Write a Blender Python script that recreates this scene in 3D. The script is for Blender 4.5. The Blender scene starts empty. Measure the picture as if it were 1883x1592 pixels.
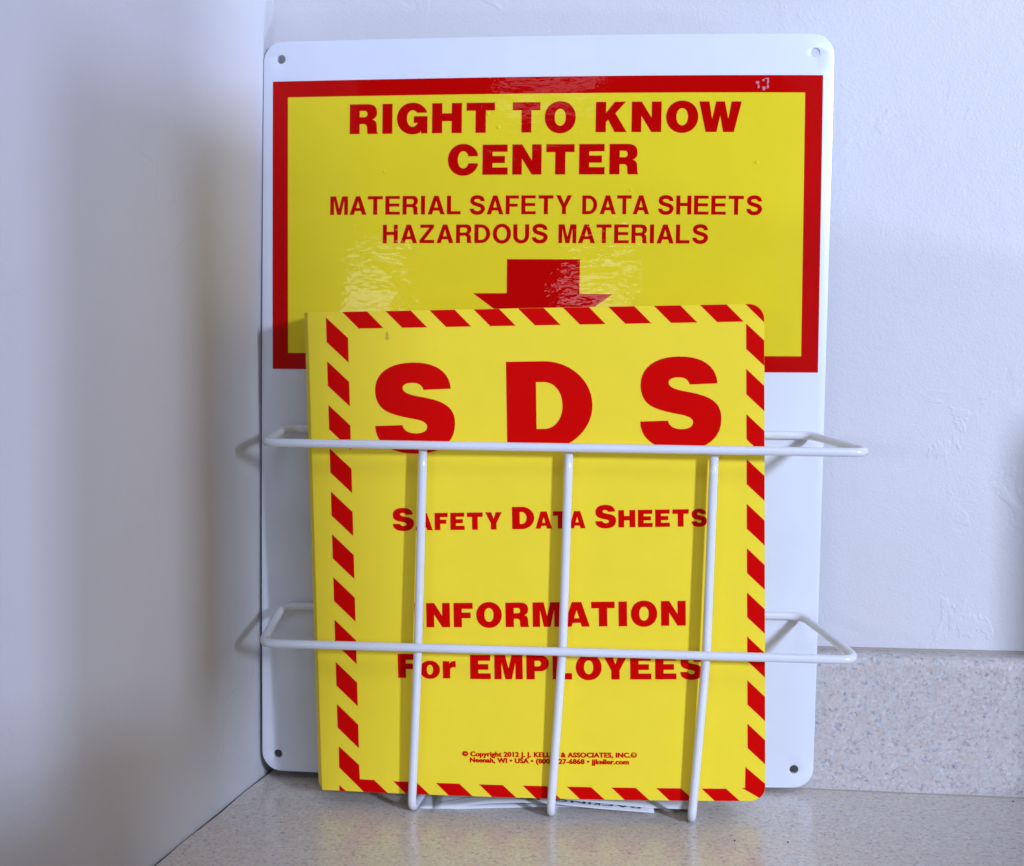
import bpy, bmesh, math, random
from mathutils import Vector, Matrix
from mathutils.geometry import tessellate_polygon
random.seed(7)
K = 0.0254                       # everything below is written in inches
C = bpy.context.scene
COL = C.collection
R = math.radians

# ------------------------------------------------------------------ camera
H = 12.3
cam_d = bpy.data.cameras.new("camera"); cam = bpy.data.objects.new("camera", cam_d); COL.objects.link(cam)
cam_d.sensor_fit = 'HORIZONTAL'; cam_d.sensor_width = 36; cam_d.lens = 2400 / 1883 * 36
cam_d.clip_start = 0.01; cam_d.clip_end = 50
cam.location = (0, 0, H * K)
cam.rotation_euler = (R(90) - math.atan(197 / 2400), 0, 0)
cam_d.dof.use_dof = True; cam_d.dof.focus_distance = 32.0 * K; cam_d.dof.aperture_fstop = 9
C.camera = cam

# ------------------------------------------------------------------ world and lamps
w = bpy.data.worlds.new("World"); C.world = w; w.use_nodes = True
bg = w.node_tree.nodes["Background"]
bg.inputs[0].default_value = (0.64, 0.63, 0.90, 1); bg.inputs[1].default_value = 0.145

def area(name, loc, target, sx, sy, power, col, spread=180):
    d = bpy.data.lights.new(name, 'AREA'); d.shape = 'RECTANGLE'; d.size = sx * K; d.size_y = sy * K
    d.energy = power; d.color = col; d.spread = R(spread)
    o = bpy.data.objects.new(name, d); COL.objects.link(o)
    o.location = Vector(loc) * K
    o.rotation_euler = (Vector(target) - Vector(loc)).to_track_quat('-Z', 'Y').to_euler()
    return o
def spot(name, loc, target, power, col, ang, blend, rad):
    d = bpy.data.lights.new(name, 'SPOT'); d.energy = power; d.color = col
    d.spot_size = R(ang); d.spot_blend = blend; d.shadow_soft_size = rad * K
    o = bpy.data.objects.new(name, d); COL.objects.link(o)
    o.location = Vector(loc) * K
    o.rotation_euler = (Vector(target) - Vector(loc)).to_track_quat('-Z', 'Y').to_euler()
    return o
BLUE = (0.57, 0.685, 1.0)
area("window_light", (75, -67, 37), (0, 34, 9), 8.5, 13, 118, BLUE)
area("side_window_light", (70, 11, 4.2), (-8, 29, 10), 3.5, 3, 11, (0.50, 0.62, 1.0))
area("side_pane_light", (70, 21.5, 4.2), (-8, 29, 10), 3.5, 3, 13.5, (0.50, 0.62, 1.0))
area("high_fill_light", (20, -42, 84), (0, 34, 9), 44, 30, 14, (0.62, 0.74, 1.0))  # added fill lamp, softens and lifts the shadows
area("left_pane_light", (-68, -90, 23), (0, 34, 14), 36, 11, 9, (0.85, 0.92, 1.0))
area("centre_pane_light", (-12, -90, 20), (0, 34, 14), 13, 6, 1.8, (0.85, 0.92, 1.0))
area("upper_pane_light", (-24, -90, 54), (0, 34, 14), 18, 9, 1.3, (0.85, 0.92, 1.0))

C.view_settings.view_transform = 'Standard'; C.view_settings.look = 'None'
C.view_settings.exposure = 0; C.view_settings.gamma = 1
C.cycles.max_bounces = 8; C.cycles.use_denoising = True

# ------------------------------------------------------------------ materials
def nodemat(name):
    m = bpy.data.materials.new(name); m.use_nodes = True
    nt = m.node_tree; b = nt.nodes["Principled BSDF"]
    return m, nt, b
def N(nt, t, **kw):
    n = nt.nodes.new(t)
    for k, v in kw.items(): setattr(n, k, v)
    return n
def noise(nt, scale, detail=2, rough=0.5, vec=None, dist=0.0):
    n = N(nt, 'ShaderNodeTexNoise'); n.inputs['Scale'].default_value = scale
    n.inputs['Detail'].default_value = detail; n.inputs['Roughness'].default_value = rough
    n.inputs['Distortion'].default_value = dist
    if vec is None:
        vec = N(nt, 'ShaderNodeTexCoord').outputs['Object']
    nt.links.new(vec, n.inputs['Vector'])
    return n
def ramp(nt, fac, stops):
    r = N(nt, 'ShaderNodeValToRGB'); nt.links.new(fac, r.inputs[0])
    el = r.color_ramp.elements
    while len(el) < len(stops): el.new(0.5)
    for e, (p, c) in zip(el, stops):
        e.position = p; e.color = c if len(c) == 4 else (*c, 1)
    return r
def mixc(nt, fac, a, b):
    m = N(nt, 'ShaderNodeMix', data_type='RGBA')
    for sock, v in ((0, fac), (6, a), (7, b)):
        if isinstance(v, (int, float)): m.inputs[sock].default_value = v
        elif isinstance(v, tuple): m.inputs[sock].default_value = (*v, 1)
        else: nt.links.new(v, m.inputs[sock])
    return m.outputs[2]
def bump(nt, b, h, strength, dist, prev=None, coat=False):
    n = N(nt, 'ShaderNodeBump'); n.inputs['Strength'].default_value = strength
    n.inputs['Distance'].default_value = dist; nt.links.new(h, n.inputs['Height'])
    if prev is not None: nt.links.new(prev, n.inputs['Normal'])
    if b is not None: nt.links.new(n.outputs[0], b.inputs['Coat Normal' if coat else 'Normal'])
    return n.outputs[0]

def mat_wall():
    m, nt, b = nodemat("painted_plaster")
    n0 = noise(nt, 5, 3)
    base = mixc(nt, ramp(nt, n0.outputs[0], [(0.3, (0, 0, 0)), (0.7, (1, 1, 1))]).outputs[0], (0.60, 0.575, 0.565), (0.64, 0.615, 0.605))
    nt.links.new(base, b.inputs['Base Color']); b.inputs['Roughness'].default_value = 0.55
    fine = noise(nt, 620, 2, 0.6)
    # ridges left by the trowel: thin lines where a broad noise crosses a level
    tro = noise(nt, 26, 4, 0.62, dist=0.6)
    edge = ramp(nt, tro.outputs[0], [(0.0, (0, 0, 0)), (0.565, (0.0, 0, 0)), (0.60, (1, 1, 1)), (1, (0.9, 0.9, 0.9))])
    patch = noise(nt, 7, 1)
    pm = ramp(nt, patch.outputs[0], [(0.47, (0, 0, 0)), (0.62, (1, 1, 1))])
    mul = N(nt, 'ShaderNodeMath', operation='MULTIPLY'); nt.links.new(edge.outputs[0], mul.inputs[0]); nt.links.new(pm.outputs[0], mul.inputs[1])
    wav = noise(nt, 60, 3, 0.6)
    a = bump(nt, None, fine.outputs[0], 0.35, 0.0006)
    c = bump(nt, None, wav.outputs[0], 0.22, 0.0015, a)
    bump(nt, b, mul.outputs[0], 0.36, 0.0006, c)
    return m
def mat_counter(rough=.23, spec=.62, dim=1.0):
    m, nt, b = nodemat("speckled_laminate")
    tc = N(nt, 'ShaderNodeTexCoord').outputs['Object']
    cloud = noise(nt, 90, 4, 0.65, tc)
    base = mixc(nt, cloud.outputs[0], (0.56, 0.48, 0.40), (0.74, 0.68, 0.61))
    def specks(scale, thr, col, base, jit, wid=0.07, strength=0.75):
        v = noise(nt, scale, 2.5, 0.55, tc, jit)
        r = ramp(nt, v.outputs[0], [(thr, (0, 0, 0)), (thr + wid, (strength,) * 3)])
        return mixc(nt, r.outputs[0], base, col)
    base = specks(430, 0.50, (0.46, 0.40, 0.36), base, 0.0, .18, .6)
    base = specks(330, 0.54, (0.68, 0.45, 0.33), base, 0.3, .16, .7)
    base = specks(420, 0.55, (0.80, 0.78, 0.76), base, 0.7, .14, .6)
    base = specks(280, 0.57, (0.30, 0.29, 0.36), base, 0.4, .16, .8)
    base = specks(400, 0.62, (0.20, 0.19, 0.25), base, 0.2, .08, .65)
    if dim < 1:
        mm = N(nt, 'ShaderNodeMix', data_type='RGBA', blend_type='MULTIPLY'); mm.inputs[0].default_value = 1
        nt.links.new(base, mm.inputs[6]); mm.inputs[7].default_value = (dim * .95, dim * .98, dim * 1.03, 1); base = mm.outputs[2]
    nt.links.new(base, b.inputs['Base Color'])
    b.inputs['Roughness'].default_value = rough
    b.inputs['Specular IOR Level'].default_value = spec
    f = noise(nt, 900, 1, 0.5, tc); bump(nt, b, f.outputs[0], 0.12, 0.0003)
    return m
def mat_plastic(name, col, rough, bumpiness=0.0, coat=0.0, mott=0.02, spec=0.5):
    m, nt, b = nodemat(name)
    n0 = noise(nt, 60, 4, 0.6)
    c2 = tuple(max(0, x * (1 - mott * 3)) for x in col)
    nt.links.new(mixc(nt, n0.outputs[0], c2, col), b.inputs['Base Color'])
    b.inputs['Roughness'].default_value = rough; b.inputs['Specular IOR Level'].default_value = spec; b.inputs['Coat Weight'].default_value = coat; b.inputs['Coat Roughness'].default_value = 0.08
    if bumpiness:
        f = noise(nt, 420, 2, 0.5); bump(nt, b, f.outputs[0], bumpiness, 0.0004)
    return m
def mat_laminate(name, col):
    # film over print: wavy clear skin that breaks reflections up
    m, nt, b = nodemat(name)
    n0 = noise(nt, 40, 3, 0.6)
    c2 = tuple(x * 0.93 for x in col)
    nt.links.new(mixc(nt, n0.outputs[0], c2, col), b.inputs['Base Color'])
    b.inputs['Roughness'].default_value = 0.5
    b.inputs['Specular IOR Level'].default_value = 0.0
    b.inputs['Coat Weight'].default_value = 0.24; b.inputs['Coat Roughness'].default_value = 0.03
    tc = N(nt, 'ShaderNodeTexCoord').outputs['Object']
    mp = N(nt, 'ShaderNodeMapping'); mp.inputs['Scale'].default_value = (0.6, 1, 1.3); nt.links.new(tc, mp.inputs[0])
    f = noise(nt, 230, 2, 0.5, mp.outputs[0], 0.4)
    g = noise(nt, 60, 2, 0.5, mp.outputs[0])
    a = bump(nt, None, g.outputs[0], 0.5, 0.0006)
    bump(nt, b, f.outputs[0], 0.5, 0.00022, a, coat=True)
    return m
YEL = (0.94, 0.71, 0.034); RED = (0.66, 0.0012, 0.0008)
M = dict(
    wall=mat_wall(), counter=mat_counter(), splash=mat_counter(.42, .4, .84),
    board=mat_plastic("white_board_plastic", (0.715, 0.73, 0.77), 0.38, 0.06, 0.15),
    wire=mat_plastic("white_powder_coat", (0.75, 0.755, 0.78), 0.22, 0.04, 0.5),
    lab_y=mat_laminate("yellow_label_film", (0.77, 0.60, 0.020)), lab_r=mat_laminate("red_label_ink", (0.50, 0.0008, 0.0006)),
    bin_y=mat_plastic("yellow_vinyl", YEL, 0.42, 0.12, spec=.16), bin_r=mat_plastic("red_vinyl_ink", RED, 0.38, 0.12, spec=.04),
    paper=mat_plastic("white_paper", (0.80, 0.80, 0.80), 0.7, 0.05),
    ink=mat_plastic("black_ink", (0.02, 0.02, 0.025), 0.6),
    caulk=mat_plastic("dark_joint", (0.045, 0.03, 0.028), 0.8),
    screw=mat_plastic("dark_metal", (0.10, 0.09, 0.08), 0.4),
    crumb=mat_plastic("dark_crumb", (0.03, 0.02, 0.02), 0.8),
    salt=mat_plastic("white_crumb", (0.9, 0.9, 0.9), 0.3),
    stain=mat_plastic("dried_drip", (0.60, 0.42, 0.02), 0.4),
)

# ------------------------------------------------------------------ helpers
def tag(o, label=None, cat=None, group=None, kind=None):
    if label: o['label'] = label
    if cat: o['category'] = cat
    if group: o['group'] = group
    if kind: o['kind'] = kind
    return o
def mesh_obj(name, verts, faces, mat, parent=None, smooth=False, bevel=0, mtx=None):
    """verts in inches (world, or local to parent's local inches)."""
    me = bpy.data.meshes.new(name)
    me.from_pydata([tuple(c * K for c in v) for v in verts], [], faces); me.update()
    me.materials.append(mat)
    bm = bmesh.new(); bm.from_mesh(me); bmesh.ops.recalc_face_normals(bm, faces=bm.faces) if bevel != -1 else None
    bm.to_mesh(me); bm.free()
    for p in me.polygons: p.use_smooth = smooth
    o = bpy.data.objects.new(name, me); COL.objects.link(o)
    if parent: o.parent = parent
    if bevel > 0:
        md = o.modifiers.new("bevel", 'BEVEL'); md.width = bevel * K; md.segments = 3; md.limit_method = 'ANGLE'
        for p in me.polygons: p.use_smooth = True
        md.harden_normals = True
    return o
def empty(name, mtx=None, loc=(0, 0, 0)):
    o = bpy.data.objects.new(name, None); COL.objects.link(o); o.empty_display_size = 0.02
    if mtx is not None: o.matrix_world = mtx
    else: o.location = Vector(loc) * K
    return o
def tube_path(pts, rad, seg=14, cap=True):
    """sweep a circle along pts (inches)"""
    pts = [Vector(p) for p in pts]; V = []; F = []
    t0 = (pts[1] - pts[0]).normalized(); up = Vector((0, 0, 1)) if abs(t0.z) < 0.9 else Vector((1, 0, 0))
    nrm = t0.cross(up).normalized()
    for i, p in enumerate(pts):
        t = (pts[min(i + 1, len(pts) - 1)] - pts[max(i - 1, 0)]).normalized()
        nrm = (nrm - t * nrm.dot(t)).normalized(); bn = t.cross(nrm)
        for k in range(seg):
            a = 2 * math.pi * k / seg
            V.append(p + (nrm * math.cos(a) + bn * math.sin(a)) * rad)
    for i in range(len(pts) - 1):
        for k in range(seg):
            a = i * seg + k; b = i * seg + (k + 1) % seg
            F.append((a, b, b + seg, a + seg))
    if cap:
        F.append(tuple(range(seg))[::-1]); F.append(tuple(range((len(pts) - 1) * seg, len(pts) * seg)))
    return V, F
def round_path(corners, radii, n=8):
    """polyline with filleted corners"""
    out = [Vector(corners[0])]
    for i in range(1, len(corners) - 1):
        a, b, c = (Vector(corners[i + j]) for j in (-1, 0, 1))
        r = radii[i - 1]; u = (a - b).normalized(); v = (c - b).normalized()
        th = u.angle(v); d = min(r / math.tan(th / 2), (a - b).length * 0.49, (c - b).length * 0.49)
        p0 = b + u * d; p2 = b + v * d
        for k in range(n + 1):
            t = k / n; out.append(p0 * (1 - t) ** 2 + b * 2 * t * (1 - t) * 1.0 + p2 * t ** 2)
    out.append(Vector(corners[-1])); return out
def densify(pts, step):
    out = [pts[0]]
    for a, b in zip(pts, pts[1:]):
        n = max(1, int((b - a).length / step))
        for k in range(1, n + 1): out.append(a.lerp(b, k / n))
    return out

# ------------------------------------------------------------------ letter outlines (cap height 1)
def arc(cx, cy, rx, ry, a0, a1, n=18, p=2.0):
    o = []
    for i in range(n + 1):
        a = R(a0 + (a1 - a0) * i / n); c, s = math.cos(a), math.sin(a)
        o.append((cx + rx * math.copysign(abs(c) ** (2 / p), c), cy + ry * math.copysign(abs(s) ** (2 / p), s)))
    return o
def bez(p0, segs, n=10):
    o = [p0]
    for s in segs:
        if len(s) == 2 and isinstance(s[0], (int, float)): o.append(s); continue
        a, b, c = s; p = o[-1]
        for i in range(1, n + 1):
            t = i / n; m = 1 - t
            o.append(tuple(m ** 3 * p[k] + 3 * m * m * t * a[k] + 3 * m * t * t * b[k] + t ** 3 * c[k] for k in (0, 1)))
    return o
def norm_px(pts, x0, y0, sc):
    def q(p): return ((p[0] - x0) / sc, (y0 - p[1]) / sc)
    out = []
    for s in pts:
        out.append(q(s) if isinstance(s[0], (int, float)) else tuple(q(k) for k in s))
    return out
def S_black():
    px = [(848, 370), (600, 377), ((588, 330), (552, 311), (497, 311)), ((440, 311), (411, 330), (411, 358)),
          ((413, 400), (470, 420), (560, 438)), ((720, 468), (795, 500), (840, 555)), ((868, 590), (880, 630), (880, 690)),
          ((880, 870), (740, 968), (530, 968)), ((300, 968), (152, 880), (152, 707)), (402, 701),
          ((412, 750), (455, 779), (525, 779)), ((590, 779), (627, 755), (627, 718)), ((625, 680), (585, 662), (520, 648)),
          ((420, 628), (330, 610), (260, 572)), ((190, 532), (160, 470), (158, 380)), ((158, 220), (290, 123), (505, 123)),
          ((710, 123), (838, 210), (848, 370))]
    q = norm_px(px, 152, 945, 808)
    return bez(q[0], q[1:]), []
def spline(pts, n=8):
    o = []
    P = [pts[0]] + pts + [pts[-1]]
    for i in range(1, len(P) - 2):
        for k in range(n):
            t = k / n; a, b, c, d = P[i - 1], P[i], P[i + 1], P[i + 2]
            o.append(tuple(0.5 * ((2 * b[j]) + (-a[j] + c[j]) * t + (2 * a[j] - 5 * b[j] + 4 * c[j] - d[j]) * t * t + (-a[j] + 3 * b[j] - 3 * c[j] + d[j]) * t ** 3) for j in (0, 1)))
    o.append(pts[-1]); return o
def S_bold():
    c = spline([(.735, .70), (.685, .835), (.565, .905), (.42, .922), (.27, .895), (.165, .815), (.15, .70), (.225, .60), (.42, .53), (.62, .465), (.725, .375), (.74, .275), (.66, .145), (.54, .09), (.43, .078), (.29, .10), (.165, .185), (.112, .31)])
    L, Rr = [], []
    n = len(c)
    for i in range(n):
        a, b = c[max(i - 1, 0)], c[min(i + 1, n - 1)]
        dx, dy = b[0] - a[0], b[1] - a[1]; l = math.hypot(dx, dy); nx, ny = -dy / l, dx / l
        if i == 0 or i == n - 1: nx, ny = (-1 if i == 0 else -1), 0
        if i == 0: nx = 1
        if i == n - 1: nx = 1 if False else nx
        h = 0.10 + 0.012 * abs(nx)
        L.append((c[i][0] + nx * h, c[i][1] + ny * h)); Rr.append((c[i][0] - nx * h, c[i][1] - ny * h))
    # keep end caps consistent with the neighbouring side
    for q in (0, n - 1):
        k = 1 if q == 0 else n - 2
        if (L[q][0] - Rr[q][0]) * (L[k][0] - Rr[k][0]) < 0: L[q], Rr[q] = Rr[q], L[q]
    return L + Rr[::-1], []
def glyph(ch, wt):
    """returns (advance width, outline, holes); wt 1 = black, 0 = bold"""
    B = wt == 1
    s = .342 if B else .225; t = .262 if B else .175
    if ch == 'I': return s, [(0, 0), (0, 1), (s, 1), (s, 0)], []
    if ch == 'L':
        w = .80 if B else .74; return w, [(0, 0), (0, 1), (s, 1), (s, t), (w, t), (w, 0)], []
    if ch == 'E':
        w = .86 if B else .80; m = .235 if B else .165; a = .505 if B else .515
        e = .095 if B else .035
        return w, [(0, 0), (0, 1), (w - .01, 1), (w - .01, 1 - t * .92), (s, 1 - t * .92), (s, a + m / 2), (w - e, a + m / 2), (w - e, a - m / 2), (s, a - m / 2), (s, t * .92), (w, t * .92), (w, 0)], []
    if ch == 'F':
        w = .80 if B else .725; m = .235 if B else .165; a = .485; e = .09 if B else .06
        return w, [(0, 0), (0, 1), (w, 1), (w, 1 - t * .95), (s, 1 - t * .95), (s, a + m / 2), (w - e, a + m / 2), (w - e, a - m / 2), (s, a - m / 2), (s, 0)], []
    if ch == 'T':
        w = .95 if B else .825; a = (w - s) / 2
        return w, [(a, 0), (a, 1 - t), (0, 1 - t), (0, 1), (w, 1), (w, 1 - t), (w - a, 1 - t), (w - a, 0)], []
    if ch == 'H':
        w = 1.0 if B else .83; a = .53; m = t * .5
        return w, [(0, 0), (0, 1), (s, 1), (s, a + m), (w - s, a + m), (w - s, 1), (w, 1), (w, 0), (w - s, 0), (w - s, a - m), (s, a - m), (s, 0)], []
    if ch == 'N':
        w = .99 if B else .84; s2 = .325 if B else .215; d = .33 if B else .235; v = .47 if B else .36
        return w, [(0, 0), (0, 1), (d, 1), (w - s2, v), (w - s2, 1), (w, 1), (w, 0), (w - d, 0), (s2, 1 - v), (s2, 0)], []
    if ch == 'M':
        if B:
            w = 1.18; return w, [(0, 0), (0, 1), (.455, 1), (.59, .44), (.725, 1), (w, 1), (w, 0), (w - .30, 0), (w - .30, .70), (.725, 0), (.455, 0), (.30, .70), (.30, 0)], []
        w = .98; return w, [(0, 0), (0, 1), (.325, 1), (.49, .33), (.655, 1), (w, 1), (w, 0), (w - .21, 0), (w - .21, .79), (.60, 0), (.38, 0), (.21, .79), (.21, 0)], []
    if ch == 'A':
        if B:
            w = 1.06; return w, [(0, 0), (.335, 1), (.725, 1), (w, 0), (.73, 0), (.685, .155), (.365, .155), (.315, 0)], [[(.425, .345), (.53, .68), (.635, .345)]]
        w = .93; return w, [(0, 0), (.345, 1), (.59, 1), (w, 0), (.69, 0), (.625, .205), (.305, .205), (.24, 0)], [[(.365, .37), (.465, .735), (.565, .37)]]
    if ch == 'K':
        w = 1.04; return w, [(0, 0), (0, 1), (s, 1), (s, .635), (.63, 1), (1.0, 1), (.655, .62), (w, 0), (.635, 0), (.415, .41), (s, .33), (s, 0)], []
    if ch == 'W':
        w = 1.40; return w, [(.225, 0), (0, 1), (.335, 1), (.435, .43), (.555, 1), (.845, 1), (.965, .43), (1.065, 1), (w, 1), (w - .245, 0), (.80, 0), (.70, .54), (.585, 0)], []
    if ch == 'Y':
        w = 1.0 if B else .88; c = w / 2
        a = .365 if B else .255
        return w, [(c - s / 2, 0), (c - s / 2, .37), (0, 1), (a, 1), (c, .62 if B else .58), (w - a, 1), (w, 1), (c + s / 2, .37), (c + s / 2, 0)], []
    if ch == 'Z':
        w = .81; return w, [(0, 0), (0, .165), (.53, 1 - t), (.035, 1 - t), (.035, 1), (w - .015, 1), (w - .015, .845), (.27, t), (w, t), (w, 0)], []
    if ch == 'O':
        w = 1.06 if B else .985; i = .34 if B else .225; j = .25 if B else .185
        return w, arc(w / 2, .5, w / 2, .53, 0, 360, 64, 2.08)[:-1], [arc(w / 2, .5, w / 2 - i, .53 - j, 0, 360, 48, 2.15)[:-1]]
    if ch == 'o':
        w = .83; return w, arc(w / 2, .355, w / 2, .38, 0, 360, 48, 2.08)[:-1], [arc(w / 2, .355, w / 2 - .285, .38 - .175, 0, 360, 36, 2.15)[:-1]]
    if ch == 'r':
        return .56, bez((0, 0), [(0, .715), (.29, .715), (.29, .60), ((.34, .70), (.43, .745), (.56, .725)), (.56, .455), ((.42, .49), (.315, .45), (.315, .32)), (.315, 0)]), []
    if ch == 'U':
        w = .86; return w, [(0, 1)] + arc(w / 2, .40, w / 2, .42, 180, 360, 30, 2.1) + [(w, 1), (w - s, 1)] + arc(w / 2, .40, w / 2 - s, .235, 360, 180, 24, 2.2) + [(s, 1)], []
    if ch == 'D':
        w = .965 if B else .86; i = .335 if B else .225; th = .235 if B else .175
        x0 = .42 if B else .36
        return w, [(0, 0), (0, 1), (x0, 1)] + arc(x0, .5, w - x0, .5, 90, -90, 40, 2.0)[1:-1] + [(x0, 0)], [[(i, th), (i, 1 - th)] + arc(x0, .5, w - i - x0 if B else w - .225 - x0, .5 - th, 90, -90, 30, 2.1)]
    if ch == 'C':
        w = 1.03; cx = .53; ro = .53
        o = arc(cx, .5, .53, .53, 0, 360, 64, 2.06)
        o = [p for p in arc(cx, .5, .53, .53, 14, 346, 60, 2.06)]
        o[0] = (1.02, .615); o[-1] = (1.02, .385)
        o = [q for q in o if not (q[0] > .9 and .385 < q[1] < .615)] if False else o
        inner = arc(cx, .5, .19, .285, 336, 24, 44, 2.1)
        inner[0] = (.695, .385); inner[-1] = (.695, .615)
        return w, o + inner, []
    if ch == 'G':
        o = arc(.53, .5, .53, .53, 22, 300, 56, 2.06); o[0] = (1.015, .69)
        o += [(.79, .0 + .055), (.80, .09), (.825, .0), (1.035, .0), (1.035, .575), (.57, .575), (.57, .35), (.71, .35)]
        inner = arc(.53, .5, .19, .275, 322, 40, 40, 2.1); inner[0] = (.70, .335); inner[-1] = (.69, .69)
        return 1.035, o + inner, []
    if ch in 'RP':
        w = .965 if B else .86
        sh = .235 if B else .165
        if ch == 'P':
            w = .93
            yb = .335
            o = [(0, 0), (0, 1), (w - .36, 1)] + arc(w - .36, (1 + yb) / 2, .36, (1 - yb) / 2, 90, -90, 30, 2.1)[1:-1] + [(w - .36, yb), (s, yb), (s, 0)]
            h = [[(s, yb + .205), (s, 1 - .235)] + arc(w - .44, (1 - .235 + yb + .205) / 2, .12, (.56 - yb) / 2, 90, -90, 16, 2.2)]
            return w, o, h
        # R: bowl, waist and a leg that drops straight with a small foot
        if B:
            o = bez((0, 0), [(0, 1), (.60, 1), ((.83, 1), (.935, .90), (.935, .715)), ((.935, .59), (.88, .515), (.78, .485)),
                             ((.90, .45), (.925, .37), (.93, .25)), ((.935, .12), (.935, .05), (.965, .02)), (.965, 0), (.62, 0),
                             ((.60, .05), (.60, .10), (.595, .19)), ((.59, .30), (.555, .335), (.46, .335)), (s, .335), (s, 0)])
            h = [bez((s, .565), [(s, .775), (.49, .775), ((.575, .775), (.605, .74), (.605, .67)), ((.605, .60), (.575, .565), (.49, .565))])]
        else:
            o = bez((0, 0), [(0, 1), (.53, 1), ((.74, 1), (.835, .90), (.835, .73)), ((.835, .61), (.785, .53), (.69, .49)),
                             ((.80, .45), (.815, .37), (.815, .24)), ((.815, .12), (.815, .06), (.86, .03)), (.86, 0), (.615, 0),
                             ((.59, .05), (.59, .12), (.59, .22)), ((.585, .35), (.555, .395), (.45, .395)), (s, .395), (s, 0)])
            h = [bez((s, .565), [(s, .825), (.46, .825), ((.565, .825), (.605, .78), (.605, .695)), ((.605, .61), (.565, .565), (.46, .565))])]
        return w, o, h
    if ch == 'S':
        if B:
            o, h = S_black(); return .90, o, h
        o, h = S_bold(); return .855, o, h
    return .4, [], []

def tri_poly(outline, holes):
    loops = [[Vector((x, y, 0)) for x, y in outline]] + [[Vector((x, y, 0)) for x, y in hh] for hh in holes]
    f = tessellate_polygon(loops)
    return [p for l in ([outline] + holes) for p in l], [tuple(t) for t in f]
KERN = {('A', 'T'): -.07, ('T', 'A'): -.07, ('T', 'Y'): .0, ('L', 'Y'): -.05, ('L', 'O'): .0, ('I', 'A'): 0, ('F', 'O'): -.01, ('F', 'E'): 0,
        ('Z', 'A'): -.02, ('A', 'Z'): -.01, ('K', 'N'): -.0, ('S', 'A'): -.04, ('A', 'F'): -.02, ('M', 'A'): -.05, ('R', 'I'): 0, ('A', 'L'): -.03, ('Y', 'E'): -.04, ('O', 'Y'): -.07, ('P', 'L'): .0, ('O', 'W'): -.10, ('O', 'U'): -.02}
def word_polys(text, wt, x0, z0, x1, z1, cap):
    gap = .155 if wt == 1 else .14
    x = 0; items = []
    for i, ch in enumerate(text):
        a, o, h = glyph(ch, wt)
        items.append((x, o, h)); x += a
        if i < len(text) - 1: x += gap + KERN.get((ch, text[i + 1]), 0) * (1.3 if wt else 1)
    sx = (x1 - x0) / x; V = []; F = []
    for ox, o, h in items:
        pts, f = tri_poly(o, h); n = len(V)
        for u, v in pts:
            lx = x0 + (ox + u) * sx
            V.append((lx, z0 + (z1 - z0) * (lx - x0) / (x1 - x0) + v * cap))
        F += [tuple(n + k for k in t) for t in f]
    return V, F
def print_on(name, VF, surf, mat, parent, off=.006, label=None):
    bm = bmesh.new(); vs = [bm.verts.new((x, 0, z)) for x, z in VF[0]]
    for t in VF[1]:
        try: bm.faces.new([vs[i] for i in t])
        except ValueError: pass
    for ax in (0, 2):
        lo = min(v.co[ax] for v in bm.verts); hi = max(v.co[ax] for v in bm.verts); k = lo + .55
        while k < hi:
            co = [0, 0, 0]; co[ax] = k; no = [0, 0, 0]; no[ax] = 1
            bmesh.ops.bisect_plane(bm, geom=bm.verts[:] + bm.edges[:] + bm.faces[:], plane_co=co, plane_no=no); k += .55
    bm.verts.index_update(); V = [(v.co.x, v.co.z) for v in bm.verts]; F = [tuple(v.index for v in f.verts) for f in bm.faces]; bm.free()
    vv = [surf(x, z, off) for x, z in V]
    # face towards the viewer (-y local)
    ff = []
    for t in F:
        a, b, c = (Vector(vv[i]) for i in t[:3])
        ff.append(t if (b - a).cross(c - a).y < 0 else t[::-1])
    me = bpy.data.meshes.new(name); me.from_pydata([tuple(q * K for q in v) for v in vv], [], ff); me.materials.append(mat)
    o = bpy.data.objects.new(name, me); COL.objects.link(o); o.parent = parent
    if label: o['label'] = label
    return o
def strip_poly(poly, nx=1):
    return list(poly), [tuple(range(len(poly)))]
def merge(list_vf):
    V, F = [], []
    for v, f in list_vf:
        n = len(V); V += v; F += [tuple(n + k for k in t) for t in f]
    return V, F
def grid_quad(c00, c10, c11, c01, nx, ny):
    V, F = [], []
    for j in range(ny + 1):
        for i in range(nx + 1):
            u, v = i / nx, j / ny
            V.append(tuple((c00[k] * (1 - u) + c10[k] * u) * (1 - v) + (c01[k] * (1 - u) + c11[k] * u) * v for k in (0, 1)))
    for j in range(ny):
        for i in range(nx):
            a = j * (nx + 1) + i; F.append((a, a + 1, a + nx + 2, a + nx + 1))
    return V, F

# ================================================================== the setting
# left wall runs towards the viewer, back wall along the counter; they meet behind the board
LW = lambda Y: -8.21 + .232 * (Y - 28.92)
BW = lambda X, o=0: 34.40 - .102 * (X - 8.21) + o + 0.02      # wall plane above the backsplash
SP = lambda X: 33.86 - .127 * (X - 8.08)                       # backsplash front face
XC = -7.4; YC = BW(-6.75)
wall_verts = [(XC, BW(XC), -36), (XC, BW(XC), 70), (90, BW(90), 70), (90, BW(90), -36)]
back = mesh_obj("back_wall", wall_verts, [(0, 1, 2, 3)], M['wall']); tag(back, kind='structure')
lx = lambda Y: XC + (LW(-30) - LW(YC)) * (YC - Y) / (YC + 30) + (LW(YC) - XC) * 0
XW0 = LW(YC)
YE = 22.6
wp = [(XW0 + .03, YC + .3), (LW(YE), YE), (LW(YE) - 4.5, YE + .9), (XW0 - 4.5, YC + .3)]
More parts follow.
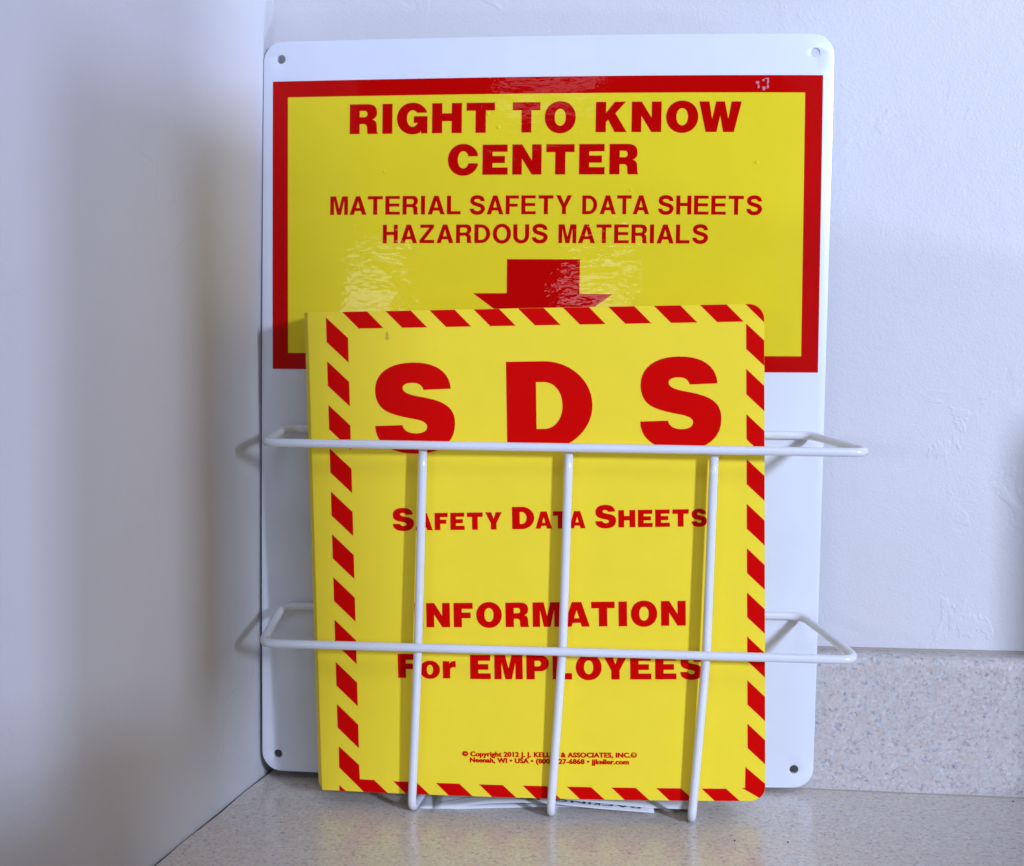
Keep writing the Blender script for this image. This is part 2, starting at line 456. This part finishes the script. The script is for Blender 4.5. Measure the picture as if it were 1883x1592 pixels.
lw = mesh_obj("left_wall", [(x - .4, y, -36) for x, y in wp] + [(x + .77, y, 70) for x, y in wp], [(0, 1, 5, 4), (1, 2, 6, 5), (2, 3, 7, 6), (3, 0, 4, 7), (4, 5, 6, 7)], M['wall']); tag(lw, kind='structure')

# countertop with a slightly ragged joint to the left wall
V = []; F = []; n = 60; jr = random.Random(3)
yy = [10 + (SP(XW0) + .4 - 10) * i / n for i in range(n + 1)]
jag = [0.0] * (n + 1)
for i in range(n + 1): jag[i] = .035 + .018 * math.sin(i * .9) + .02 * jr.random()
top = [(LW(y) + jag[i], y) for i, y in enumerate(yy)]
for (x, y) in top: V += [(x, y, 0), (x, y, -1.5)]
far = len(V)
for (x, y) in top:
    X2 = 60; V += [(X2, y if y < 12 else y - .127 * (X2 - x) * (y - 10) / 25, 0), (X2, y if y < 12 else y - .127 * (X2 - x) * (y - 10) / 25, -1.5)]
for i in range(n):
    F += [(2 * i, 2 * i + 2, far + 2 * i + 2, far + 2 * i), (2 * i, 2 * i + 1, 2 * i + 3, 2 * i + 2)]
F.append((0, far, far + 1, 1))
ct = mesh_obj("countertop", V, F, M['counter']); tag(ct, kind='structure')
# dark joint strip below the gap
V = []
for y in (10, YC): V += [(LW(y) - .01, y, -.03), (LW(y) + .12, y, -.03)]
jt = mesh_obj("wall_joint", V, [(0, 1, 3, 2)], M['caulk']); tag(jt, kind='structure')

# backsplash: rounded top edge, small cove where it meets the counter
prof = [(0, -.02), (0, 3.40), (0, 3.42)]
for k in range(9):
    a = R(90 * k / 8); prof.append((.26 - .26 * math.cos(a), 3.42 + .26 * math.sin(a)))
prof.append((1.2, 3.695))
xs = [-6.9, 0, 8, 14, 20, 60]
V = []; F = []
for X in xs:
    for d, z in prof: V.append((X, SP(X) + d, z))
m_ = len(prof)
for i in range(len(xs) - 1):
    for k in range(m_ - 1): F.append((i * m_ + k, i * m_ + k + 1, (i + 1) * m_ + k + 1, (i + 1) * m_ + k))
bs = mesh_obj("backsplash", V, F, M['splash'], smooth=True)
for p in bs.data.polygons:
    if p.index % (m_ - 1) == 0 or p.index % (m_ - 1) == m_ - 2: p.use_smooth = False
bs.data.set_sharp_from_angle(angle=R(25)); tag(bs, kind='structure')
# thin soiled bead along the counter joint and along the top of the backsplash
def bead(name, P, rad, mat):
    v, f = tube_path(densify([Vector(p) for p in P], 1.0), rad, 8); return tag(mesh_obj(name, v, f, mat, smooth=True), kind='structure')
M['bead'] = mat_plastic("soiled_caulk", (0.36, 0.30, 0.25), 0.6)
bead("backsplash_joint", [(-6.8, SP(-6.8) + .02, -.035), (40, SP(40) + .02, -.035)], .07, M['bead'])
bead("wall_caulk", [(-6.5, BW(-6.5) - .02, 3.70), (40, BW(40) - .02, 3.70)], .045, M['bead'])

# boxes added out of frame to cut the light: one on the counter past the right edge,
# a low wedge beside it, and a stack between the window and the left wall
def box_vf(x0, x1, y0, y1, z0, z1):
    return [(x, y, z) for z in (z0, z1) for x, y in ((x0, y0), (x1, y0), (x1, y1), (x0, y1))], [(0, 3, 2, 1), (4, 5, 6, 7), (0, 1, 5, 4), (1, 2, 6, 5), (2, 3, 7, 6), (3, 0, 4, 7)]
def boxes(name, bxs):
    v, f = sum((q for q, _ in bxs), []), [tuple(8 * i + k for k in t) for i, (_, ff) in enumerate(bxs) for t in ff]
    tag(mesh_obj(name, v, f, M['wall'], bevel=.05), kind='structure')
boxes("side_shade_box", [box_vf(19.2, 24, 24, 31.6, 0, 12.2)])  # added light blocker, throws shade on both walls
v, f = box_vf(19.1, 23, 13, 23.9, 0, 5)
boxes("low_shade_wedge", [([(x, y, (5.6 if y < 20 else 3.3) if z == 5 else z) for x, y, z in v], f)])  # added blocker, keeps side light off the foot of the left wall
boxes("rear_shade_blocks", [box_vf(20.4, 23.75, -5, -3, 13.7, 23.6), box_vf(20.4, 22.9, -5, -3, 23.6, 36), box_vf(11.5, 20.4, -5, -3, -36, 36)])  # added blockers, shaped to keep the key light off the left wall

# ================================================================== information board
BR_ = Matrix([[0.995346, 0.095779, 0.010632], [-0.095915, 0.995303, 0.013124], [-0.009325, -0.014083, 0.999857]])
BT = Vector((-6.8044, 34.4961, 0.2612)); bw_, bh_ = 14.775, 19.517
BM = Matrix.Translation(BT * K) @ BR_.to_4x4()
def bsurf(x, z, off=0):
    s = 2 * x / bw_ - 1; q = 2 * z / bh_ - 1
    return (x, .2514 * s * s - .154 * s * q + .1264 * q * q + .0537 * s ** 3 - off, z)
board = empty("information_board", BM)
tag(board, "white board with yellow and red hazard label and wire rack, leaning at the back wall", "information board")
def rounded_rect(x0, z0, x1, z1, r, n=8):
    o = []
    for cx, cz, a in ((x1 - r, z1 - r, 0), (x0 + r, z1 - r, 90), (x0 + r, z0 + r, 180), (x1 - r, z0 + r, 270)):
        o += arc(cx, cz, r, r, a, a + 90, n)
    return o
# panel: triangulated outline with four real holes, cut along a grid so that it follows the bow
hole_c = [(.476, 19.059), (14.305, 19.059), (.436, .465), (14.267, .50)]
def panel():
    bm = bmesh.new(); o = rounded_rect(0, 0, bw_, bh_, .52)
    pts, f = tri_poly(o, [arc(cx, cz, .118, .118, 0, 360, 24)[:-1] for cx, cz in hole_c])
    vs = [bm.verts.new((x, 0, z)) for x, z in pts]
    for t in f:
        try: bm.faces.new([vs[i] for i in t])
        except ValueError: pass
    for k in range(1, 20):
        bmesh.ops.bisect_plane(bm, geom=bm.verts[:] + bm.edges[:] + bm.faces[:], plane_co=(bw_ * k / 20, 0, 0), plane_no=(1, 0, 0))
    for k in range(1, 20):
        bmesh.ops.bisect_plane(bm, geom=bm.verts[:] + bm.edges[:] + bm.faces[:], plane_co=(0, 0, bh_ * k / 20), plane_no=(0, 0, 1))
    bmesh.ops.recalc_face_normals(bm, faces=bm.faces); bm.faces.ensure_lookup_table()
    if bm.faces[0].normal.y > 0: bmesh.ops.reverse_faces(bm, faces=bm.faces[:])
    for v in bm.verts:
        p = bsurf(v.co.x, v.co.z); v.co = Vector(p) * K
    me = bpy.data.meshes.new("backboard"); bm.to_mesh(me); bm.free(); me.materials.append(M['board'])
    for p in me.polygons: p.use_smooth = True
    ob = bpy.data.objects.new("backboard", me); COL.objects.link(ob); ob.parent = board
    sd = ob.modifiers.new("thickness", 'SOLIDIFY'); sd.thickness = .11 * K; sd.offset = -1; sd.use_even_offset = False
    bv = ob.modifiers.new("bevel", 'BEVEL'); bv.width = .012 * K; bv.segments = 2; bv.limit_method = 'ANGLE'; bv.angle_limit = R(50)
    return ob
panel()
# label
oc = [(.253, 18.480), (14.51, 18.491), (14.58, 10.984), (.292, 10.905)]     # TL TR BR BL
ic = [(.671, 18.059), (14.07, 18.056), (14.139, 11.397), (.718, 11.336)]
sheet = print_on("label_sheet", grid_quad(ic[3], ic[2], ic[1], ic[0], 40, 24), bsurf, M['lab_y'], board, .008, "yellow glossy label sheet")
fr = []
for a in range(4):
    b = (a + 1) % 4
    nn = 40 if a in (0, 2) else 24
    fr.append(grid_quad(oc[a], oc[b], ic[b], ic[a], nn, 1))
print_on("red_border", merge(fr), bsurf, M['lab_r'], sheet, .008)
ar = [(6.556, 13.827), (8.446, 13.827), (8.446, 12.945), (9.292, 12.939), (7.49, 11.64), (5.672, 12.941), (6.556, 12.948)]
print_on("red_arrow", merge([tri_poly(ar, [])]), bsurf, M['lab_r'], sheet, .012)
SIGN = [['RIGHT', 1, 2.356, 17.073, 6.2, 17.068, 0.773], ['TO', 1, 6.661, 17.07, 8.286, 17.063, 0.77], ['KNOW', 1, 8.798, 17.064, 12.488, 17.062, 0.768], ['CENTER', 1, 4.98, 15.994, 9.902, 15.993, 0.773], ['MATERIAL', 0, 1.848, 14.971, 5.327, 14.978, 0.484], ['SAFETY', 0, 5.562, 14.975, 8.224, 14.981, 0.485], ['DATA', 0, 8.486, 14.98, 10.195, 14.984, 0.481], ['SHEETS', 0, 10.421, 14.979, 13.056, 14.981, 0.481], ['HAZARDOUS', 0, 3.27, 14.23, 7.606, 14.241, 0.484], ['MATERIALS', 0, 7.884, 14.241, 11.707, 14.246, 0.481]]
for grp, nm in ((SIGN[0:3], "heading"), (SIGN[3:4], "heading"), (SIGN[4:8], "lettering"), (SIGN[8:10], "lettering")):
    print_on(nm, merge([word_polys(*g) for g in grp]), bsurf, M['lab_r'], sheet, .012)
# small blisters under the film
for bx, bz in ((6.298, 17.206), (6.010, 17.557), (9.72, 15.6), (3.3, 16.1), (12.9, 16.3)):
    V = []; F = []
    for j, (rr, hh) in enumerate(((.055, .010), (.045, .016), (.025, .022))):
        for k in range(14):
            a = 2 * math.pi * k / 14; V.append(bsurf(bx + rr * math.cos(a), bz + rr * .9 * math.sin(a), hh))
    V.append(bsurf(bx, bz, .024))
    for j in (0, 1):
        for k in range(14): F.append((j * 14 + k, j * 14 + (k + 1) % 14, (j + 1) * 14 + (k + 1) % 14, (j + 1) * 14 + k))
    for k in range(14): F.append((28 + k, 28 + (k + 1) % 14, 42))
    mesh_obj("film_blister", V, F, M['lab_y'], sheet, smooth=True)

# pale scuff on the upper red border
M['scuff'] = mat_plastic("pale_scuff", (0.62, 0.22, 0.27), 0.4, mott=.15)
sr = random.Random(5); sc = []
for cx, cz, rx, rz in ((12.87, 18.30, .045, .04), (12.90, 18.20, .03, .06), (13.02, 18.36, .04, .035), (13.13, 18.33, .03, .09), (13.03, 18.16, .06, .05), (13.13, 18.20, .035, .05), (13.10, 18.40, .07, .015)):
    sc.append(tri_poly([(cx + rx * sr.uniform(.6, 1.2) * math.cos(R(a)), cz + rz * sr.uniform(.6, 1.2) * math.sin(R(a))) for a in range(0, 360, 30)], []))
print_on("scuff_mark", merge(sc[:1]), bsurf, M['scuff'], sheet, .013)
for q_ in sc[1:]: print_on("scuff_mark", merge([q_]), bsurf, M['scuff'], sheet, .013 + .001 * sc.index(q_))
# ---- wire rack, part of the board.  Points in world inches, converted into the board's frame
inv = BR_.transposed()
def toB(p): return inv @ (Vector(p) - BT)
WR = .108
def wire(name, pts, r=WR):
    P = densify([toB(p) for p in pts], .5)
    v, f = tube_path(P, r, 16)
    return mesh_obj(name, v, f, M['wire'], board, smooth=True)
def nearer(p, k):                  # same line of sight, a little farther out
    p = Vector(p); o = Vector((0, 0, H)); return o + (p - o) * k
def bpt(x, z, off): return BR_ @ Vector(bsurf(x, z, off)) + BT
# upper and lower rings: front bar, two sides, back bar lying on the board
def ring(fl, fr_, bl_, br_):
    mid = (Vector(fl) + Vector(fr_)) / 2
    mb = bpt((bl_[0] + br_[0]) / 2, (bl_[1] + br_[1]) / 2, WR)
    A, B_ = Vector(fl), Vector(fr_); D, E_ = bpt(*bl_, WR), bpt(*br_, WR)
    pts = round_path([mb, D, A, B_, E_, mb + Vector((.01, 0, 0))], [.5, .33, .33, .5], 10)
    return wire("ring_wire", pts)
ring(nearer((-6.08, 31.88, 9.449), 1.011), nearer((8.34, 30.18, 9.362), 1.011), (.72, 9.33), (14.44, 9.372))
ring(nearer((-6.28, 32.20, 4.366), 1.0), nearer((8.25, 30.48, 4.383), 1.0), (.62, 4.57), (14.35, 4.655))
ups = [((-2.175, 31.80, 9.361), (-2.345, 32.06, 4.365), (-2.535, 32.30, .45)),
       ((1.377, 31.39, 9.347), (1.248, 31.66, 4.372), (.987, 31.90, .42)),
       ((4.828, 30.99, 9.307), (4.738, 31.26, 4.339), (4.482, 31.50, .38))]
for a, b, c in ups:
    a = nearer(a, 1.008); b = nearer(b, .998); c = nearer(c, .993); c.z += .08
    foot = Vector((c.x - .02, c.y + .05, .112))
    tail = Vector((c.x + .30, c.y + 2.1 if c.x > 0 else c.y + 1.9, .112))
    pts = round_path([a, b, foot, tail], [6, .34], 12)
    o = wire("upright_wire", pts)

# ================================================================== ring binder
DR = Matrix([[0.992613, 0.120004, -0.017834], [-0.120008, 0.992773, 0.000827], [0.017804, 0.001319, 0.999841]])
DT = Vector((-5.0253, 32.7858, 0.3863)); dw, dh = 11.374, 12.247
binder = empty("ring_binder", Matrix.Translation(DT * K) @ DR.to_4x4())
tag(binder, "yellow binder with red striped border and large red letters SDS, standing in the wire rack", "binder")
def dsurf(x, z, off=0):
    s = 2 * x / dw - 1
    return (x, -.21 * (1 - s * s) * (1 - z / dh) - off, z)
def slab(name, outline, y_front, thick, mat, bev, bow=True, nx=24, nz=16):
    bm = bmesh.new(); pts, f = tri_poly(outline, [])
    vs = [bm.verts.new((x, 0, z)) for x, z in pts]
    for t in f:
        try: bm.faces.new([vs[i] for i in t])
        except ValueError: pass
    x0 = min(p[0] for p in pts); x1 = max(p[0] for p in pts)
    for k in range(1, nx):
        bmesh.ops.bisect_plane(bm, geom=bm.verts[:] + bm.edges[:] + bm.faces[:], plane_co=(x0 + (x1 - x0) * k / nx, 0, 0), plane_no=(1, 0, 0))
    for k in range(1, nz):
        bmesh.ops.bisect_plane(bm, geom=bm.verts[:] + bm.edges[:] + bm.faces[:], plane_co=(0, 0, dh * k / nz), plane_no=(0, 0, 1))
    bmesh.ops.recalc_face_normals(bm, faces=bm.faces)
    if sum(fc.normal.y for fc in bm.faces) > 0: bmesh.ops.reverse_faces(bm, faces=bm.faces[:])
    for v in bm.verts:
        p = dsurf(v.co.x, v.co.z) if bow else (v.co.x, 0, v.co.z); v.co = Vector((p[0], p[1] + y_front, p[2])) * K
    me = bpy.data.meshes.new(name); bm.to_mesh(me); bm.free(); me.materials.append(mat)
    for p in me.polygons: p.use_smooth = True
    ob = bpy.data.objects.new(name, me); COL.objects.link(ob); ob.parent = binder
    sd = ob.modifiers.new("thickness", 'SOLIDIFY'); sd.thickness = thick * K; sd.offset = -1
    if bev:
        bv = ob.modifiers.new("bevel", 'BEVEL'); bv.width = bev * K; bv.segments = 4; bv.limit_method = 'ANGLE'; bv.angle_limit = R(50)
    return ob
def cover_outline(x0, r=.37):
    return [(x0, 0)] + arc(dw - r, r, r, r, 270, 360, 10) + arc(dw - r, dh - r, r, r, 0, 90, 10) + [(x0, dh)]
front = slab("front_cover", cover_outline(.135), 0, .085, M['bin_y'], .022)
# spine: folded vinyl, rounded hinge bead at both edges and a cut-off lower corner
TH = 1.45
sp = [(.145, .0), (.125, .006), (.022, .125), (0, .17), (0, TH - .1), (.03, TH - .03), (.10, TH)]
V = []; F = []
zs = [.0, .06, .13, 3, 6, 9, dh - .05, dh]
for z in zs:
    for (x, y) in sp:
        dx = .075 * max(0, 1 - z / .13)
        V.append((x + (dx if x < .13 else 0), y, z))
for (x, y) in sp: pass
ns = len(sp)
for i in range(len(zs) - 1):
    for k in range(ns - 1): F.append((i * ns + k, i * ns + k + 1, (i + 1) * ns + k + 1, (i + 1) * ns + k))
off = len(V)
for z in zs:
    for (x, y) in sp: V.append((x + .09, min(max(y, .06), TH - .06), z))
for i in range(len(zs) - 1):
    for k in range(ns - 1): F.append((off + i * ns + k, off + (i + 1) * ns + k, off + (i + 1) * ns + k + 1, off + i * ns + k + 1))
for zi in (0, len(zs) - 1):
    for k in range(ns - 1):
        F.append((zi * ns + k, zi * ns + k + 1, off + zi * ns + k + 1, off + zi * ns + k))
mesh_obj("spine", V, F, M['bin_y'], binder, smooth=False)
slab("back_cover", cover_outline(.12), TH - .085, .085, M['bin_y'], .022, bow=False)
pb = [(.5, .3), (dw - .45, .3), (dw - .45, dh - .5), (.5, dh - .5)]
slab("page_block", pb, .14, TH - .3, M['paper'], .01, bow=False, nx=2, nz=2)

# stripes, each its own printed piece joined in one border
st = []
def para(p): st.append(merge([tri_poly(p, [])]))
for k in range(11):
    z = 12.115 - 1.0935 * k
    if k < 10: para([(.60, z), (1.151, z - .523), (1.151, z - 1.136), (.60, z - .613)])
para([(.62, 1.170), (1.146, .700), (1.158, .330), (1.535, .325), (1.885, .0), (1.250, .004), (.612, .615)])
para([(.603, .150), (.775, .002), (.603, .002)])
for k in range(9):
    x = 1.021 + 1.1035 * k; zt = 12.247 - .003; zb = 11.825
    para([(x, zt), (x + .632, zt), (x + 1.035, zb), (x + .41, zb)])
xr = dw - .003
for k in range(10):
    z = 11.778 - 1.0915 * k
    if k < 10: para([(10.945, z), (xr, z - .415), (xr, z - 1.022), (10.945, z - .61)])
r = .37
para([(10.93, dh - .003)] + [(x, z) for x, z in arc(dw - r, dh - r, r - .003, r - .003, 88, 0, 8)] + [(xr, 11.80)])
para([(10.89, .865), (xr, .44)] + [(x, z) for x, z in arc(dw - r, r, r - .003, r - .003, -5, -52, 6)] + [(10.80, .335), (10.88, .335)])
for k in range(8):
    x = 2.035 + 1.1106 * k
    para([(x, .315), (x + .603, .315), (x + .94, .003), (x + .325, .003)])
def refine(vf):
    return vf
print_on("striped_border", merge(st), dsurf, M['bin_r'], front, .006)
BIND = [['S', 1, 1.79, 8.747, 3.812, 8.75, 2.175], ['D', 1, 5.112, 8.771, 7.228, 8.773, 2.172], ['S', 1, 8.388, 8.801, 10.342, 8.799, 2.175], ['S', 1, 2.179, 6.755, 2.721, 6.76, 0.560], ['AFETY', 1, 2.756, 6.76, 4.948, 6.789, 0.434], ['D', 1, 5.203, 6.794, 5.756, 6.802, 0.558], ['ATA', 1, 5.786, 6.808, 7.025, 6.822, 0.428], ['S', 1, 7.266, 6.828, 7.774, 6.835, 0.560], ['HEETS', 1, 7.831, 6.84, 9.983, 6.864, 0.428], ['INFORMATION', 1, 2.688, 4.3, 9.455, 4.407, 0.618], ['F', 1, 2.227, 2.998, 2.709, 3.001, 0.616], ['o', 1, 2.797, 3.0, 3.311, 3.008, 0.616], ['r', 1, 3.383, 3.01, 3.716, 3.011, 0.615], ['EMPLOYEES', 1, 4.082, 3.006, 9.855, 3.071, 0.613]]
for g in BIND[:3]: print_on("large_letter", merge([word_polys(*g)]), dsurf, M['bin_r'], front, .006)
for a, b in ((3, 9), (9, 10), (10, 14)):
    print_on("lettering", merge([word_polys(*g) for g in BIND[a:b]]), dsurf, M['bin_r'], front, .006)
def font_text(name, text, x0, z0, x1, z1, cap, surf_fn, mat, parent, off=.006, bold=.03, layers=((0, 0, 0),)):
    cu = bpy.data.curves.new(name, 'FONT'); cu.body = text; cu.offset = bold; cu.resolution_u = 3; cu.space_character = 1.06
    t = bpy.data.objects.new(name, cu); COL.objects.link(t)
    bpy.context.view_layer.update()
    me = bpy.data.meshes.new_from_object(t.evaluated_get(bpy.context.evaluated_depsgraph_get()))
    bpy.data.objects.remove(t); bpy.data.curves.remove(cu)
    xs_ = [v.co.x for v in me.vertices]; mn, mx = min(xs_), max(xs_)
    for v in me.vertices:
        u = (v.co.x - mn) / (mx - mn); x = x0 + (x1 - x0) * u; z = z0 + (z1 - z0) * u + v.co.y / .73 * cap
        v.co = Vector(surf_fn(x, z, off)) * K
    n0 = len(me.vertices); v0 = [tuple(v.co) for v in me.vertices]; p0 = [tuple(p.vertices) for p in me.polygons]
    bpy.data.meshes.remove(me); me = bpy.data.meshes.new(name); VV = []; FF = []
    for q, (dx, dz, dn) in enumerate(layers):
        VV += [(x + dx * K, y - dn * K, z + dz * K) for x, y, z in v0]; FF += [tuple(i + q * n0 for i in p) for p in p0]
    me.from_pydata(VV, [], FF); me.materials.append(mat)
    o = bpy.data.objects.new(name, me); COL.objects.link(o)
    if parent: o.parent = parent
    return o
font_text("fine_print", "\u00a9 Copyright 2012 J. J. KELLER & ASSOCIATES, INC.\u00ae", 3.841, 1.031, 8.223, 1.085, .125, dsurf, M['bin_r'], front, bold=.028, layers=((-.006, 0, 0), (-.002, .002, .001), (.002, -.001, .002), (.006, 0, .003)))
font_text("fine_print", "Neenah, WI \u2022 USA \u2022 (800) 327-6868 \u2022 jjkeller.com", 4.035, .880, 8.024, .909, .125, dsurf, M['bin_r'], front, bold=.028, layers=((-.006, 0, 0), (-.002, .002, .001), (.002, -.001, .002), (.006, 0, .003)))
# dried drip under the top stripes
dr = [(2.147 + .055 * math.cos(R(a)) * (1 if math.sin(R(a)) < 0 else .6), 11.60 + (.07 if math.sin(R(a)) < 0 else .14) * math.sin(R(a))) for a in range(0, 360, 20)]
print_on("dried_drip", merge([tri_poly(dr, [])]), dsurf, M['stain'], front, .006)

# ================================================================== sheets of paper under the binder
def sheet_obj(name, fr_pts, depth, skew, label, back_z, th=.006):
    """fr_pts: front edge (x, y, z); the sheet runs back by depth, levelling out at back_z"""
    P = [Vector(p) for p in fr_pts]; S_ = []
    n = 26
    dd = [0]
    for a, b in zip(P, P[1:]): dd.append(dd[-1] + (b - a).length)
    C_ = spline([tuple(p) for p in P], 6) if False else None
    def at(u):
        L = u * dd[-1]
        for i in range(len(P) - 1):
            if L <= dd[i + 1] + 1e-9:
                t = (L - dd[i]) / (dd[i + 1] - dd[i]); t = t * t * (3 - 2 * t) * .5 + t * .5
                return P[i].lerp(P[i + 1], t)
        return P[-1]
    nv = 8; V = []; F = []
    for j in range(nv + 1):
        v = j / nv
        for i in range(n + 1):
            p = at(i / n); z = p.z * (1 - v) ** 1.3 + back_z * (1 - (1 - v) ** 1.3) 
            V.append((p.x + skew * v * depth, p.y + v * depth, z))
    for j in range(nv):
        for i in range(n):
            a = j * (n + 1) + i; F.append((a, a + 1, a + n + 2, a + n + 1))
    o = mesh_obj(name, V, F, M['paper'], smooth=True)
    sd = o.modifiers.new("thickness", 'SOLIDIFY'); sd.thickness = th * K
    tag(o, label, "paper", "loose papers under the binder")
    return o, V, n
sheet_obj("paper_sheet", [(-2.369, 32.454, .015), (-1.4, 32.42, .016), (.5, 32.5, .03), (3.2, 32.5, .03)], 2.0, .04, "lowest white sheet on the countertop, its left corner out beside the left upright wire", .02)
ps, PV, pn = sheet_obj("paper_sheet", [(-1.988, 32.363, .03), (-1.45, 32.37, .07), (-.95, 32.33, .16), (-.5, 32.30, .21), (.255, 32.225, .25), (.995, 32.06, .28), (2.176, 32.062, .15), (3.588, 32.039, .045)], 2.2, .06, "curled white packing list sheet with black print under the binder", .16)
sheet_obj("paper_sheet", [(1.3, 32.35, .285), (2.4, 32.25, .21), (3.45, 32.20, .12), (4.60, 32.21, .07)], 2.0, .05, "upper white sheet reaching to the right upright wire below the binder", .22)
# print on the packing list: upside down as seen from the front
def psurf(x, z, off=0):
    # x along the front edge 0..1, z back 0..1
    i = min(max(x, 0), .999) * pn; j = min(max(z, 0), .999) * 8
    i0, j0 = int(i), int(j); a, b = i - i0, j - j0
    g = lambda ii, jj: Vector(PV[jj * (pn + 1) + ii])
    p = (g(i0, j0) * (1 - a) + g(i0 + 1, j0) * a) * (1 - b) + (g(i0, j0 + 1) * (1 - a) + g(i0 + 1, j0 + 1) * a) * b
    return (p.x, p.y, p.z + .012)
font_text("packing_list_print", "PACKING LIST", .93, .165, .37, .20, -.085, lambda x, z, off: psurf(x, z), M['ink'], ps, bold=.015)
for zz, x0, x1 in ((.16, .02, .20),):
    me = []
    ln = [((x0 + (x1 - x0) * k / 8), zz + .10 * k / 8 + d) for d in (0, .008) for k in range(9)]
    vv = [psurf(x, z) for x, z in ln]
    mesh_obj("printed_rule", vv, [(k, k + 1, k + 10, k + 9) for k in range(8)], M['ink'], ps)

# ================================================================== crumbs on the counter
def crumb(x, y, r, mat, label):
    bm = bmesh.new(); bmesh.ops.create_icosphere(bm, subdivisions=2, radius=r * K)
    for v in bm.verts: v.co *= random.uniform(.75, 1.2); v.co.z *= .7
    me = bpy.data.meshes.new("crumb"); bm.to_mesh(me); bm.free(); me.materials.append(mat)
    o = bpy.data.objects.new("crumb", me); COL.objects.link(o); o.location = Vector((x, y, r * .55)) * K
    tag(o, label, "crumb", "specks on the countertop")
crumb(12.997, 32.955, .022, M['crumb'], "dark crumb at the foot of the backsplash, far right")
crumb(5.337, 30.373, .022, M['crumb'], "dark crumb in front of the right upright wire, nearest the wire")
crumb(6.593, 30.273, .022, M['crumb'], "dark crumb in front of the white board's lower right corner")
crumb(7.585, 30.741, .013, M['crumb'], "tiny dark crumb right of the two larger ones")
crumb(-5.772, 31.847, .018, M['salt'], "white crumb on the countertop near the left wall")
crumb(-4.606, 32.248, .013, M['salt'], "tiny white crumb just in front of the binder's left corner")
